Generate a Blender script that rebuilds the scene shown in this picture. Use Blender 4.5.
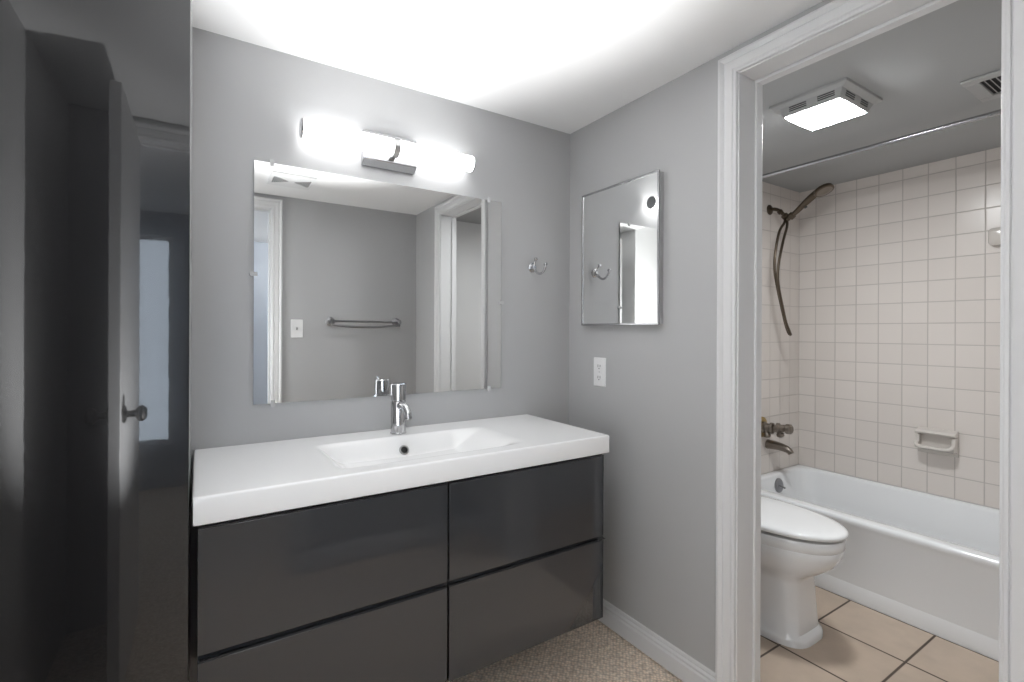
import bpy, bmesh, math, random
from mathutils import Vector, Matrix
random.seed(4)
scene = bpy.context.scene
for o in list(bpy.data.objects):
    bpy.data.objects.remove(o)
COL = scene.collection

# ---------------------------------------------------------------- main measures
D = 1.7721      # back wall
XW = 1.4546     # right wall face
XT = 1.570      # its other face, in the bath room
XF = 3.327      # long tiled wall
YF = 1.685      # tiled wall with the taps
YN = 0.160      # near end of the tub
CEIL = 2.159
XL = -0.450     # left wall
YO = -0.150     # wall behind the camera
YO2 = -0.270

# ---------------------------------------------------------------- camera
EYE = Vector((0.0, 0.0, 1.2403))
YAW, ROLL = math.radians(32.687), math.radians(0.241)
cam = bpy.data.cameras.new('camera')
cam.sensor_width = 36.0
cam.lens = 488.46 / 1024 * 36.0
cam.shift_y = -10.0 / 1024
cam.clip_start = 0.02
camera = bpy.data.objects.new('camera', cam)
COL.objects.link(camera)
F = Vector((math.sin(YAW), math.cos(YAW), 0))
R = Vector((math.cos(YAW), -math.sin(YAW), 0))
U = Vector((0, 0, 1))
R2 = R * math.cos(ROLL) + U * math.sin(ROLL)
U2 = U * math.cos(ROLL) - R * math.sin(ROLL)
camera.matrix_world = Matrix(((R2.x, U2.x, -F.x, EYE.x), (R2.y, U2.y, -F.y, EYE.y), (R2.z, U2.z, -F.z, EYE.z), (0, 0, 0, 1)))
scene.camera = camera

# ---------------------------------------------------------------- sky, light strengths, exposure
world = bpy.data.worlds.new('world')
scene.world = world
world.use_nodes = True
bgn = world.node_tree.nodes['Background']
bgn.inputs['Color'].default_value = (0.74, 0.86, 1.0, 1)
bgn.inputs['Strength'].default_value = 3.0
TUBE_POWER = 3.5        # vanity light tube
PANEL_POWER = 62.0       # light over the bath room floor
HALL_POWER = 26.0        # added globe that fills the hall behind the camera
# two added fill spots: one bounced off the ceiling, one off the open white door
def fill_spot(name, energy, loc, aim, cone):
    l = bpy.data.lights.new(name, 'SPOT')
    l.energy = energy
    l.color = (0.985, 0.995, 1.0)
    l.shadow_soft_size = 0.0
    l.spot_size = math.radians(cone)
    l.spot_blend = 1.0
    o = bpy.data.objects.new(name, l)
    COL.objects.link(o)
    o.location = loc
    o.rotation_euler = (Vector(aim) - o.location).to_track_quat('-Z', 'Y').to_euler()
CEILING_FILL = 124.0
DOOR_FILL = 150.0
fill_spot('ceiling_fill', CEILING_FILL, (0.38, 0.60, 0.55), (0.44, 0.99, CEIL), 58)
fill_spot('door_fill', DOOR_FILL, (0.36, 0.60, 0.62), (-0.213, 0.26, 1.18), 84)
scene.view_settings.view_transform = 'Standard'
scene.view_settings.look = 'None'
scene.view_settings.gamma = 1.0
scene.view_settings.use_curve_mapping = False
scene.view_settings.exposure = 1.0

# ---------------------------------------------------------------- materials
def principled(name, col, rough=0.5, metal=0.0, coat=0.0, spec=0.5, emit=None, strength=0.0, trans=0.0, ior=1.5):
    m = bpy.data.materials.new(name)
    m.use_nodes = True
    b = m.node_tree.nodes['Principled BSDF']
    b.inputs['Base Color'].default_value = (col[0], col[1], col[2], 1)
    b.inputs['Roughness'].default_value = rough
    b.inputs['Metallic'].default_value = metal
    b.inputs['Coat Weight'].default_value = coat
    b.inputs['Coat Roughness'].default_value = 0.02
    b.inputs['Specular IOR Level'].default_value = spec
    b.inputs['IOR'].default_value = ior
    b.inputs['Transmission Weight'].default_value = trans
    if emit:
        b.inputs['Emission Color'].default_value = (emit[0], emit[1], emit[2], 1)
        b.inputs['Emission Strength'].default_value = strength
    return m

def nodes(m):
    nt = m.node_tree
    return nt, nt.nodes['Principled BSDF']

def add_bump(m, scale, strength, dist=0.002, detail=3.0, kind='noise'):
    nt, b = nodes(m)
    tc = nt.nodes.new('ShaderNodeTexCoord')
    n = nt.nodes.new('ShaderNodeTexNoise')
    n.inputs['Scale'].default_value = scale
    n.inputs['Detail'].default_value = detail
    bp = nt.nodes.new('ShaderNodeBump')
    bp.inputs['Strength'].default_value = strength
    bp.inputs['Distance'].default_value = dist
    nt.links.new(tc.outputs['Object'], n.inputs['Vector'])
    nt.links.new(n.outputs['Fac'], bp.inputs['Height'])
    nt.links.new(bp.outputs['Normal'], b.inputs['Normal'])
    return bp

def add_mottle(m, c0, c1, scale, detail=4.0):
    nt, b = nodes(m)
    tc = nt.nodes.new('ShaderNodeTexCoord')
    n = nt.nodes.new('ShaderNodeTexNoise')
    n.inputs['Scale'].default_value = scale
    n.inputs['Detail'].default_value = detail
    r = nt.nodes.new('ShaderNodeValToRGB')
    r.color_ramp.elements[0].position = 0.3
    r.color_ramp.elements[1].position = 0.7
    r.color_ramp.elements[0].color = (*c0, 1)
    r.color_ramp.elements[1].color = (*c1, 1)
    nt.links.new(tc.outputs['Object'], n.inputs['Vector'])
    nt.links.new(n.outputs['Fac'], r.inputs['Fac'])
    nt.links.new(r.outputs['Color'], b.inputs['Base Color'])
    return r

M_wall = principled('grey_wall_paint', (0.455, 0.455, 0.458), 0.42)
add_bump(M_wall, 90, 0.12, 0.001)
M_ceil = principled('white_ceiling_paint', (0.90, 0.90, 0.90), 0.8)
M_bceil = principled('shaded_ceiling_grey', (0.39, 0.395, 0.395), 0.7)  # weaker light on the bath ceiling put into the grey
M_trim = principled('white_trim_paint', (0.70, 0.70, 0.705), 0.32)
M_left = principled('pale_wall_paint', (0.66, 0.66, 0.66), 0.5)
M_hall = principled('hall_wall_paint', (0.55, 0.60, 0.67), 0.6)
M_white = principled('white_ceramic', (0.92, 0.92, 0.92), 0.22, coat=0.15)
M_tub = principled('white_tub_enamel', (0.80, 0.81, 0.82), 0.16, coat=0.5)
M_soap = principled('cream_ceramic', (0.64, 0.60, 0.56), 0.2, coat=0.3)
M_china = principled('white_china', (0.82, 0.825, 0.83), 0.1, coat=0.6)
M_plastic = principled('white_plastic', (0.80, 0.80, 0.80), 0.35)
M_housing = principled('light_grey_plastic', (0.42, 0.42, 0.415), 0.45)
M_dark = principled('dark_slot', (0.012, 0.012, 0.012), 0.6)
M_gap = principled('black_cabinet_board', (0.012, 0.012, 0.013), 0.6)
M_gloss = principled('dark_grey_gloss_lacquer', (0.028, 0.0305, 0.035), 0.06, coat=1.0, spec=0.25)
M_panel = principled('charcoal_gloss_lacquer', (0.017, 0.017, 0.0185), 0.12, coat=1.0, spec=0.2)
bp = add_bump(M_panel, 60, 0.02, 0.0008, 1.0)
nt, b = nodes(M_panel)
nt.links.new(bp.outputs['Normal'], b.inputs['Coat Normal'])
M_side = principled('grey_gloss_edge', (0.42, 0.42, 0.43), 0.3, coat=0.5)
M_chrome = principled('chrome', (0.58, 0.58, 0.59), 0.07, 1.0)
M_chrome2 = principled('dark_chrome', (0.45, 0.45, 0.46), 0.16, 1.0)
M_nickel = principled('satin_nickel', (0.55, 0.55, 0.55), 0.28, 1.0)
M_bronze = principled('aged_nickel', (0.13, 0.105, 0.08), 0.30, 1.0)
M_pewter = principled('worn_pewter', (0.25, 0.22, 0.19), 0.30, 1.0)
M_brass = principled('aged_brass', (0.45, 0.33, 0.14), 0.35, 1.0)
M_steel = principled('dark_steel', (0.30, 0.30, 0.31), 0.3, 1.0)
M_mirror = principled('mirror_silver', (0.86, 0.865, 0.86), 0.0, 1.0)
M_glassedge = principled('mirror_glass_edge', (0.20, 0.22, 0.21), 0.2)
M_clear = principled('clear_plastic', (0.85, 0.85, 0.85), 0.15, trans=0.35, ior=1.45)
M_tube = principled('lit_tube', (0.9, 0.9, 0.9), 0.4, emit=(0.99, 0.995, 1.0), strength=TUBE_POWER)
M_diff = principled('lit_diffuser', (0.9, 0.9, 0.9), 0.4, emit=(0.96, 0.985, 1.0), strength=PANEL_POWER)
M_hallfill = principled('hall_fill_glow', (0.9, 0.9, 0.9), 0.4, emit=(1, 0.98, 0.95), strength=HALL_POWER)
M_pane = principled('window_glass', (1, 1, 1), 0.0, trans=1.0, ior=1.01)
M_knob = principled('dark_knob_metal', (0.12, 0.11, 0.10), 0.3, 1.0)
M_rubber = principled('black_rubber', (0.02, 0.02, 0.02), 0.5)

def grid_mask(nt, vec_out, axis_a, axis_b, pa, oa, pb, ob, width):
    """1 on the joints of a square grid laid over two world axes, and a value per cell"""
    sep = nt.nodes.new('ShaderNodeSeparateXYZ')
    nt.links.new(vec_out, sep.inputs[0])
    def mth(op, a, bb=None):
        n = nt.nodes.new('ShaderNodeMath'); n.operation = op
        for i, v in enumerate((a, bb)):
            if v is None: continue
            if isinstance(v, (int, float)): n.inputs[i].default_value = v
            else: nt.links.new(v, n.inputs[i])
        return n.outputs[0]
    res, cells = [], []
    for ax, p, o in ((axis_a, pa, oa), (axis_b, pb, ob)):
        t = mth('DIVIDE', mth('SUBTRACT', sep.outputs[ax], o), p)
        cells.append(mth('FLOOR', t))
        d = mth('ABSOLUTE', mth('SUBTRACT', mth('FRACT', t), 0.5))
        dist = mth('MULTIPLY', mth('SUBTRACT', 0.5, d), p)
        sm = nt.nodes.new('ShaderNodeMapRange')
        sm.interpolation_type = 'SMOOTHSTEP'
        sm.inputs['From Min'].default_value = width * 0.35
        sm.inputs['From Max'].default_value = width * 0.9
        sm.inputs['To Min'].default_value = 1
        sm.inputs['To Max'].default_value = 0
        nt.links.new(dist, sm.inputs['Value'])
        res.append(sm.outputs[0])
    mask = mth('MAXIMUM', res[0], res[1])
    comb = nt.nodes.new('ShaderNodeCombineXYZ')
    nt.links.new(cells[0], comb.inputs[0]); nt.links.new(cells[1], comb.inputs[1])
    wn = nt.nodes.new('ShaderNodeTexWhiteNoise'); wn.noise_dimensions = '2D'
    nt.links.new(comb.outputs[0], wn.inputs['Vector'])
    return mask, wn.outputs['Value']

def tile_material(name, col, col2, grout, ax_a, ax_b, pa, oa, pb, ob, width, rough, bump=0.5, mottle=None):
    m = principled(name, col, rough)
    nt, b = nodes(m)
    geo = nt.nodes.new('ShaderNodeNewGeometry')
    mask, cell = grid_mask(nt, geo.outputs['Position'], ax_a, ax_b, pa, oa, pb, ob, width)
    mix0 = nt.nodes.new('ShaderNodeMix'); mix0.data_type = 'RGBA'
    mix0.inputs[6].default_value = (*col, 1); mix0.inputs[7].default_value = (*col2, 1)
    nt.links.new(cell, mix0.inputs[0])
    src = mix0.outputs[2]
    if mottle:
        n = nt.nodes.new('ShaderNodeTexNoise')
        n.inputs['Scale'].default_value = mottle; n.inputs['Detail'].default_value = 5
        nt.links.new(geo.outputs['Position'], n.inputs['Vector'])
        mr = nt.nodes.new('ShaderNodeMapRange')
        mr.inputs['To Min'].default_value = 0.78; mr.inputs['To Max'].default_value = 1.2
        nt.links.new(n.outputs['Fac'], mr.inputs['Value'])
        mm = nt.nodes.new('ShaderNodeMix'); mm.data_type = 'RGBA'; mm.blend_type = 'MULTIPLY'
        mm.inputs[0].default_value = 1.0
        nt.links.new(src, mm.inputs[6]); nt.links.new(mr.outputs[0], mm.inputs[7])
        src = mm.outputs[2]
    mix = nt.nodes.new('ShaderNodeMix'); mix.data_type = 'RGBA'
    nt.links.new(mask, mix.inputs[0]); nt.links.new(src, mix.inputs[6])
    mix.inputs[7].default_value = (*grout, 1)
    nt.links.new(mix.outputs[2], b.inputs['Base Color'])
    rr = nt.nodes.new('ShaderNodeMapRange')
    rr.inputs['To Min'].default_value = rough; rr.inputs['To Max'].default_value = 0.8
    nt.links.new(mask, rr.inputs['Value']); nt.links.new(rr.outputs[0], b.inputs['Roughness'])
    inv = nt.nodes.new('ShaderNodeMath'); inv.operation = 'SUBTRACT'; inv.inputs[0].default_value = 1
    nt.links.new(mask, inv.inputs[1])
    bpn = nt.nodes.new('ShaderNodeBump')
    bpn.inputs['Strength'].default_value = bump; bpn.inputs['Distance'].default_value = 0.0012
    nt.links.new(inv.outputs[0], bpn.inputs['Height'])
    nt.links.new(bpn.outputs['Normal'], b.inputs['Normal'])
    return m

TILE, TILE2, GROUT = (0.68, 0.63, 0.59), (0.71, 0.66, 0.62), (0.49, 0.45, 0.42)
M_tile_long = tile_material('cream_wall_tile_long', TILE, TILE2, GROUT, 1, 2, 0.1145, 1.126, 0.115, 1.982, 0.0042, 0.26)
M_tile_end = tile_material('cream_wall_tile_end', TILE, TILE2, GROUT, 0, 2, 0.115, XF, 0.115, 1.982, 0.0042, 0.16)
M_floor_tile = tile_material('beige_floor_tile', (0.47, 0.375, 0.295), (0.51, 0.41, 0.325), (0.075, 0.055, 0.042),
                             0, 1, 0.303, 2.243, 0.310, 0.745, 0.0065, 0.42, 0.6, mottle=9.0)

# looped carpet: two crossed rows of loops plus colour flecks
M_carpet = principled('brown_loop_carpet', (0.5, 0.4, 0.3), 0.95, spec=0.1)
nt, b = nodes(M_carpet)
geo = nt.nodes.new('ShaderNodeNewGeometry')
mp = nt.nodes.new('ShaderNodeMapping'); mp.inputs['Rotation'].default_value = (0, 0, math.radians(45))
nt.links.new(geo.outputs['Position'], mp.inputs['Vector'])
vo = nt.nodes.new('ShaderNodeTexVoronoi'); vo.inputs['Scale'].default_value = 85; vo.inputs['Randomness'].default_value = 0.45
nt.links.new(mp.outputs[0], vo.inputs['Vector'])
no = nt.nodes.new('ShaderNodeTexNoise'); no.inputs['Scale'].default_value = 55; no.inputs['Detail'].default_value = 3
nt.links.new(geo.outputs['Position'], no.inputs['Vector'])
rp = nt.nodes.new('ShaderNodeValToRGB')
rp.color_ramp.elements[0].position = 0.30; rp.color_ramp.elements[0].color = (0.72, 0.575, 0.45, 1)
rp.color_ramp.elements[1].position = 0.72; rp.color_ramp.elements[1].color = (0.94, 0.82, 0.69, 1)
nt.links.new(no.outputs['Fac'], rp.inputs['Fac'])
mx = nt.nodes.new('ShaderNodeMix'); mx.data_type = 'RGBA'; mx.blend_type = 'MULTIPLY'
mr = nt.nodes.new('ShaderNodeMapRange')
mr.inputs['From Min'].default_value = 0.15; mr.inputs['From Max'].default_value = 0.75
mr.inputs['To Min'].default_value = 1.2; mr.inputs['To Max'].default_value = 0.68
nt.links.new(vo.outputs['Distance'], mr.inputs['Value'])
mx.inputs[0].default_value = 1.0
nt.links.new(rp.outputs['Color'], mx.inputs[6]); nt.links.new(mr.outputs[0], mx.inputs[7])
nt.links.new(mx.outputs[2], b.inputs['Base Color'])
bn = nt.nodes.new('ShaderNodeBump'); bn.inputs['Strength'].default_value = 0.9; bn.inputs['Distance'].default_value = 0.004
bn.invert = True
nt.links.new(vo.outputs['Distance'], bn.inputs['Height']); nt.links.new(bn.outputs['Normal'], b.inputs['Normal'])

# ---------------------------------------------------------------- shape helpers (world coordinates)
def new(): return bmesh.new()

def box(bm, lo, hi):
    vs = [bm.verts.new((x, y, z)) for x in (lo[0], hi[0]) for y in (lo[1], hi[1]) for z in (lo[2], hi[2])]
    for f in ((0, 1, 3, 2), (4, 6, 7, 5), (0, 4, 5, 1), (2, 3, 7, 6), (0, 2, 6, 4), (1, 5, 7, 3)):
        bm.faces.new([vs[i] for i in f])
    return bm

def loft(bm, rings, cap0=True, cap1=True, closed=True):
    rows = [[bm.verts.new(p) for p in r] for r in rings]
    n = len(rows[0])
    for a, c in zip(rows[:-1], rows[1:]):
        for i in range(n if closed else n - 1):
            j = (i + 1) % n
            bm.faces.new((a[i], a[j], c[j], c[i]))
    if cap0: bm.faces.new(list(reversed(rows[0])))
    if cap1: bm.faces.new(rows[-1])
    return bm

def frame(d):
    d = Vector(d).normalized()
    a = Vector((0, 0, 1)) if abs(d.z) < 0.9 else Vector((1, 0, 0))
    u = d.cross(a).normalized()
    return u, d.cross(u).normalized()

def lathe(bm, org, axis, prof, n=32, cap0=True, cap1=True):
    """prof: (distance along the axis, radius)"""
    org = Vector(org); ax = Vector(axis).normalized(); u, v = frame(ax)
    rings = [[org + ax * t + (u * math.cos(k * 2 * math.pi / n) + v * math.sin(k * 2 * math.pi / n)) * max(r, 1e-4)
              for k in range(n)] for t, r in prof]
    return loft(bm, rings, cap0, cap1)

def rod(bm, p0, p1, r0, r1=None, n=24):
    d = Vector(p1) - Vector(p0)
    return lathe(bm, p0, d, [(0, r0), (d.length, r1 if r1 is not None else r0)], n)

def spline(pts, seg=8):
    P = [Vector(p) for p in pts]
    P = [2 * P[0] - P[1]] + P + [2 * P[-1] - P[-2]]
    out = []
    for i in range(1, len(P) - 2):
        for k in range(seg):
            t = k / seg
            a, b_, c, d = P[i - 1:i + 3]
            out.append(0.5 * ((2 * b_) + (c - a) * t + (2 * a - 5 * b_ + 4 * c - d) * t * t + (3 * b_ - a - 3 * c + d) * t ** 3))
    out.append(P[-2])
    return out

def tube(bm, pts, r, n=14, flat=1.0):
    pts = [Vector(p) for p in pts]
    rad = r if isinstance(r, (list, tuple)) else [r] * len(pts)
    if len(rad) != len(pts):
        rad = [rad[0] + (rad[-1] - rad[0]) * i / (len(pts) - 1) if len(rad) == 2 else
               rad[min(int(i / (len(pts) - 1) * (len(rad) - 1)), len(rad) - 2)] +
               (rad[min(int(i / (len(pts) - 1) * (len(rad) - 1)), len(rad) - 2) + 1] -
                rad[min(int(i / (len(pts) - 1) * (len(rad) - 1)), len(rad) - 2)]) *
               ((i / (len(pts) - 1) * (len(rad) - 1)) - min(int(i / (len(pts) - 1) * (len(rad) - 1)), len(rad) - 2))
               for i in range(len(pts))]
    u = None; rings = []
    for i, p in enumerate(pts):
        t = (pts[min(i + 1, len(pts) - 1)] - pts[max(i - 1, 0)]).normalized()
        if u is None: u, _ = frame(t)
        u = (u - t * u.dot(t)).normalized(); v = t.cross(u)
        rings.append([p + (u * math.cos(k * 2 * math.pi / n) * flat + v * math.sin(k * 2 * math.pi / n)) * rad[i] for k in range(n)])
    return loft(bm, rings)

def rrect(x0, x1, y0, y1, z, r, k=6):
    """rounded rectangle in plan, counter-clockwise"""
    out = []
    for cx, cy, a0 in ((x1 - r, y1 - r, 0), (x0 + r, y1 - r, 90), (x0 + r, y0 + r, 180), (x1 - r, y0 + r, 270)):
        for i in range(k + 1):
            a = math.radians(a0 + 90 * i / k)
            out.append(Vector((cx + r * math.cos(a), cy + r * math.sin(a), z)))
    return out

def egg(xc, yc, a, bf, bb, z, e=2.0, n=48):
    """egg ring in plan: half width a, reach bf to the front (-y), bb to the back"""
    out = []
    for i in range(n):
        t = 2 * math.pi * i / n
        c, s = math.cos(t), math.sin(t)
        x = a * math.copysign(abs(c) ** (2 / e), c)
        bq = bb if s > 0 else bf
        y = bq * math.copysign(abs(s) ** (2 / e), s)
        out.append(Vector((xc + x, yc + y, z)))
    return out

def obj(name, bm, mat, parent=None, bevel=0.0, seg=2, smooth=35, base=None):
    """link bm (drawn in world coordinates) as one mesh object"""
    bmesh.ops.recalc_face_normals(bm, faces=bm.faces)
    org = Vector(base) if base is not None else Vector((0, 0, 0))
    off = org.copy()
    p = parent
    while p is not None:
        off += p.location
        p = p.parent
    bmesh.ops.translate(bm, verts=bm.verts, vec=-off)
    me = bpy.data.meshes.new(name)
    bm.to_mesh(me); bm.free()
    me.materials.append(mat)
    for f in me.polygons: f.use_smooth = True
    me.set_sharp_from_angle(angle=math.radians(smooth))
    o = bpy.data.objects.new(name, me)
    COL.objects.link(o)
    o.location = org
    if parent is not None: o.parent = parent
    if bevel:
        md = o.modifiers.new('bevel', 'BEVEL')
        md.width = bevel; md.segments = seg; md.limit_method = 'ANGLE'; md.angle_limit = math.radians(40)
    return o

def thing(name, label, cat, loc, group=None):
    o = bpy.data.objects.new(name, None)
    o.empty_display_size = 0.05
    COL.objects.link(o)
    o.location = loc
    o['label'] = label; o['category'] = cat
    if group: o['group'] = group
    return o

def tag(o, label, cat, group=None):
    o['label'] = label; o['category'] = cat
    if group: o['group'] = group
    return o

def struct(o, label=None, cat=None):
    o['kind'] = 'structure'
    if label: o['label'] = label
    if cat: o['category'] = cat
    return o

# ---------------------------------------------------------------- setting: vanity room
struct(obj('floor', box(new(), (-0.95, -2.3, -0.08), (XT - 0.06, D + 0.02, 0.0)), M_carpet), 'brown looped carpet of the vanity room', 'carpet')
struct(obj('floor_tiled', box(new(), (XT - 0.06, YN - 0.42, -0.08), (XF + 0.1, YF + 0.1, 0.0)), M_floor_tile), 'beige square floor tiles beside the bathtub', 'floor')
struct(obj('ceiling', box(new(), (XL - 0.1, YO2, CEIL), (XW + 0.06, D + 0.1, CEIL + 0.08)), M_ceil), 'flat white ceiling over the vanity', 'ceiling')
struct(obj('ceiling_bath', box(new(), (XW + 0.06, YN - 0.42, CEIL), (XF + 0.1, YF + 0.2, CEIL + 0.08)), M_bceil), 'ceiling over the bathtub, its dimmer light painted in as grey', 'ceiling')
struct(obj('wall_back', box(new(), (XL - 0.1, D, 0), (XW + 0.06, D + 0.1, CEIL)), M_wall), 'grey wall behind the washbasin', 'wall')
struct(obj('wall_left', box(new(), (XL - 0.1, YO, 0), (XL, D, CEIL)), M_left), 'grey wall left of the tall dark cabinet', 'wall')

OY0, OY1, OZ = 0.290, 0.950, 2.092      # rough opening in the right wall
bm = new()
box(bm, (XW, OY1, 0), (XT, D, CEIL))
box(bm, (XW, OY0, OZ), (XT, OY1, CEIL))
box(bm, (XW, YO2, 0), (XT, OY0, CEIL))
struct(obj('wall_right', bm, M_wall), 'grey wall with the doorway to the bathtub', 'wall')
HX0_ = -0.95
PX0, PX1, PZ = -0.250, 0.440, 2.092     # rough opening behind the camera
bm = new()
box(bm, (HX0_, YO2, 0), (PX0, YO, CEIL))
box(bm, (PX0, YO2, PZ), (PX1, YO, CEIL))
box(bm, (PX1, YO2, 0), (XW, YO, CEIL))
struct(obj('wall_opposite', bm, M_wall), 'grey wall opposite the mirror with towel bar', 'wall')

# casing profile: distance out from the opening edge, thickness off the wall
PROF = [(0.0, 0.0), (0.0, 0.010), (0.004, 0.0125), (0.010, 0.0125), (0.0125, 0.0085), (0.0165, 0.0120), (0.040, 0.0160),
        (0.045, 0.0125), (0.050, 0.0170), (0.056, 0.0215), (0.063, 0.0215), (0.067, 0.018), (0.067, 0.0)]
PROF = [(u * 0.91, h) for u, h in PROF]

def casing(name, a0, a1, zt, place, label):
    bm = new()
    rows = []
    for s in range(4):
        row = []
        for u, h in PROF:
            a = a0 - u if s < 2 else a1 + u
            z = 0.0 if s in (0, 3) else zt + u
            row.append(bm.verts.new(place(a, z, h)))
        rows.append(row)
    for r0, r1 in zip(rows[:-1], rows[1:]):
        for i in range(len(PROF) - 1):
            bm.faces.new((r0[i], r0[i + 1], r1[i + 1], r1[i]))
    return struct(obj(name, bm, M_trim, smooth=20), label, 'door trim')

casing('trim_1', 0.311, 0.929, 2.073, lambda a, z, h: (XW - h, a, z), 'moulded white casing round the bath doorway')
casing('trim_2', -0.230, 0.420, 2.071, lambda a, z, h: (a, YO + h, z), 'moulded white casing round the entrance doorway')
casing('trim_3', 0.311, 0.929, 2.073, lambda a, z, h: (XT + h, a, z), 'white casing on the bath side of the doorway')
bm = new()      # jambs, head and stops of the bath doorway
J0, J1, JZ, SX = 0.318, 0.924, 2.068, 1.538
box(bm, (XW - 0.001, J1, 0), (XT + 0.001, OY1, JZ)); box(bm, (XW - 0.001, OY0, 0), (XT + 0.001, J0, JZ))
box(bm, (XW - 0.001, OY0, JZ), (XT + 0.001, OY1, OZ))
box(bm, (SX, J1 - 0.009, 0), (XT + 0.001, J1, JZ - 0.010)); box(bm, (SX, J0, 0), (XT + 0.001, J0 + 0.010, JZ - 0.010))
box(bm, (SX, J0, JZ - 0.010), (XT + 0.001, J1, JZ))
struct(obj('trim_4', bm, M_trim, bevel=0.0015), 'white door jamb lining the bath doorway', 'door jamb')
bm = new()
box(bm, (PX0, YO2, 0), (-0.225, YO + 0.001, 2.066)); box(bm, (0.415, YO2, 0), (PX1, YO + 0.001, 2.066))
box(bm, (PX0, YO2, 2.066), (PX1, YO + 0.001, PZ))
box(bm, (0.404, -0.235, 0), (0.415, -0.200, 2.055)); box(bm, (-0.225, -0.235, 2.055), (0.415, -0.200, 2.066))
struct(obj('trim_5', bm, M_trim, bevel=0.0015), 'white door jamb lining the entrance doorway', 'door jamb')

def baseboard(name, p0, p1, nrm, label, h=0.102):
    h -= 0.008
    prof = [(0.0, 0.0), (0.015, 0.0), (0.015, 0.058), (0.010, 0.064), (0.0128, 0.068), (0.0128, 0.074), (0.0065, 0.080), (0.0075, 0.086), (0.0055, h - 0.002), (0.003, h), (0, h)]
    bm = new()
    n = Vector(nrm)
    loft(bm, [[Vector((p[0], p[1], 0.009)) + n * t + Vector((0, 0, z)) for t, z in prof] for p in (p0, p1)])
    return struct(obj(name, bm, M_trim, smooth=25), label, 'baseboard')

baseboard('baseboard_right', (XW, D, 0), (XW, 0.9905, 0), (-1, 0, 0), 'white baseboard between vanity and bath doorway')
baseboard('baseboard_back', (0.0, D, 0), (XW - 0.0145, D, 0), (0, -1, 0), 'white baseboard under the vanity cabinet')
baseboard('baseboard_opposite', (0.4885, YO, 0), (XW, YO, 0), (0, 1, 0), 'white baseboard below the towel bar')

# ---------------------------------------------------------------- setting: bath room
struct(obj('wall_tiled_long', box(new(), (XF, YN - 0.42, 0), (XF + 0.1, YF + 0.1, CEIL)), M_tile_long), 'long cream tiled wall above the bathtub', 'wall')
struct(obj('wall_tiled_end', box(new(), (2.50, YF, 0), (XF, YF + 0.1, CEIL)), M_tile_end), 'cream tiled wall with the shower fittings', 'wall')
struct(obj('wall_bath_end', box(new(), (XT, YF, 0), (2.50, YF + 0.1, CEIL)), M_left), 'grey wall behind the toilet', 'wall')
struct(obj('wall_tiled_near', box(new(), (2.50, YN - 0.42, 0), (XF, YN, CEIL)), M_tile_end), 'cream tiled wall at the near end of the tub', 'wall')
struct(obj('wall_bath_near', box(new(), (XT, YN - 0.42, 0), (2.50, YN - 0.32, CEIL)), M_left), 'grey wall at the near side of the bath room', 'wall')

# ---------------------------------------------------------------- setting: hall behind the camera
HY = -2.20
HX0, HX1 = -0.85, 1.30
WX0, WX1, WZ0, WZ1 = -0.62, -0.17, 0.34, 1.97
struct(obj('ceiling_hall', box(new(), (HX0 - 0.1, HY - 0.1, CEIL), (HX1 + 0.1, YO2, CEIL + 0.08)), M_ceil), 'white ceiling of the hall seen in the mirror', 'ceiling')
bm = new()
box(bm, (HX0 - 0.1, HY - 0.1, 0), (WX0, HY, CEIL)); box(bm, (WX1, HY - 0.1, 0), (HX1 + 0.1, HY, CEIL))
box(bm, (WX0, HY - 0.1, 0), (WX1, HY, WZ0)); box(bm, (WX0, HY - 0.1, WZ1), (WX1, HY, CEIL))
struct(obj('wall_hall_far', bm, M_hall), 'pale hall wall with the tall window', 'wall')
struct(obj('wall_hall_right', box(new(), (HX1, HY, 0), (HX1 + 0.1, YO2, CEIL)), M_hall), 'pale right side wall of the hall', 'wall')
struct(obj('wall_hall_left', box(new(), (HX0 - 0.1, HY, 0), (HX0, YO2, CEIL)), M_hall), 'pale left side wall of the hall', 'wall')
w = struct(thing('window_1', 'tall daylit window in the hall', 'window', ((WX0 + WX1) / 2, HY - 0.05, WZ0)))
bm = new()
for x0, x1, z0, z1 in ((WX0, WX1, WZ0, WZ0 + 0.03), (WX0, WX1, WZ1 - 0.03, WZ1), (WX0, WX0 + 0.03, WZ0 + 0.03, WZ1 - 0.03), (WX1 - 0.03, WX1, WZ0 + 0.03, WZ1 - 0.03)):
    box(bm, (x0, HY - 0.08, z0), (x1, HY - 0.03, z1))
obj('window_frame', bm, M_trim, w)
obj('pane', box(new(), (WX0 + 0.03, HY - 0.058, WZ0 + 0.03), (WX1 - 0.03, HY - 0.052, WZ1 - 0.03)), M_pane, w)

# entrance door standing open beside the camera
dr = struct(thing('door_1', 'white entrance door standing open, seen in the dark gloss', 'door', (-0.229, -0.13, 0.012)))
obj('door_leaf', box(new(), (-0.245, -0.127, 0.012), (-0.213, 0.475, 2.045)), M_trim, dr, bevel=0.002)
for s in (-1, 1):
    bm = new()
    lathe(bm, (-0.229 + s * 0.0155, 0.415, 0.955), (s, 0, 0), [(0, 0.030), (0.006, 0.030), (0.010, 0.024), (0.012, 0.012), (0.034, 0.011), (0.038, 0.020), (0.046, 0.027), (0.056, 0.027), (0.064, 0.020), (0.067, 0.008)], 28)
    obj('door_knob', bm, M_knob, dr)
for z in (0.25, 1.05, 1.85):
    bm = new()
    rod(bm, (-0.229, -0.1285, z - 0.045), (-0.229, -0.1285, z + 0.045), 0.006, n=12)
    obj('hinge', bm, M_nickel, dr)

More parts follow.
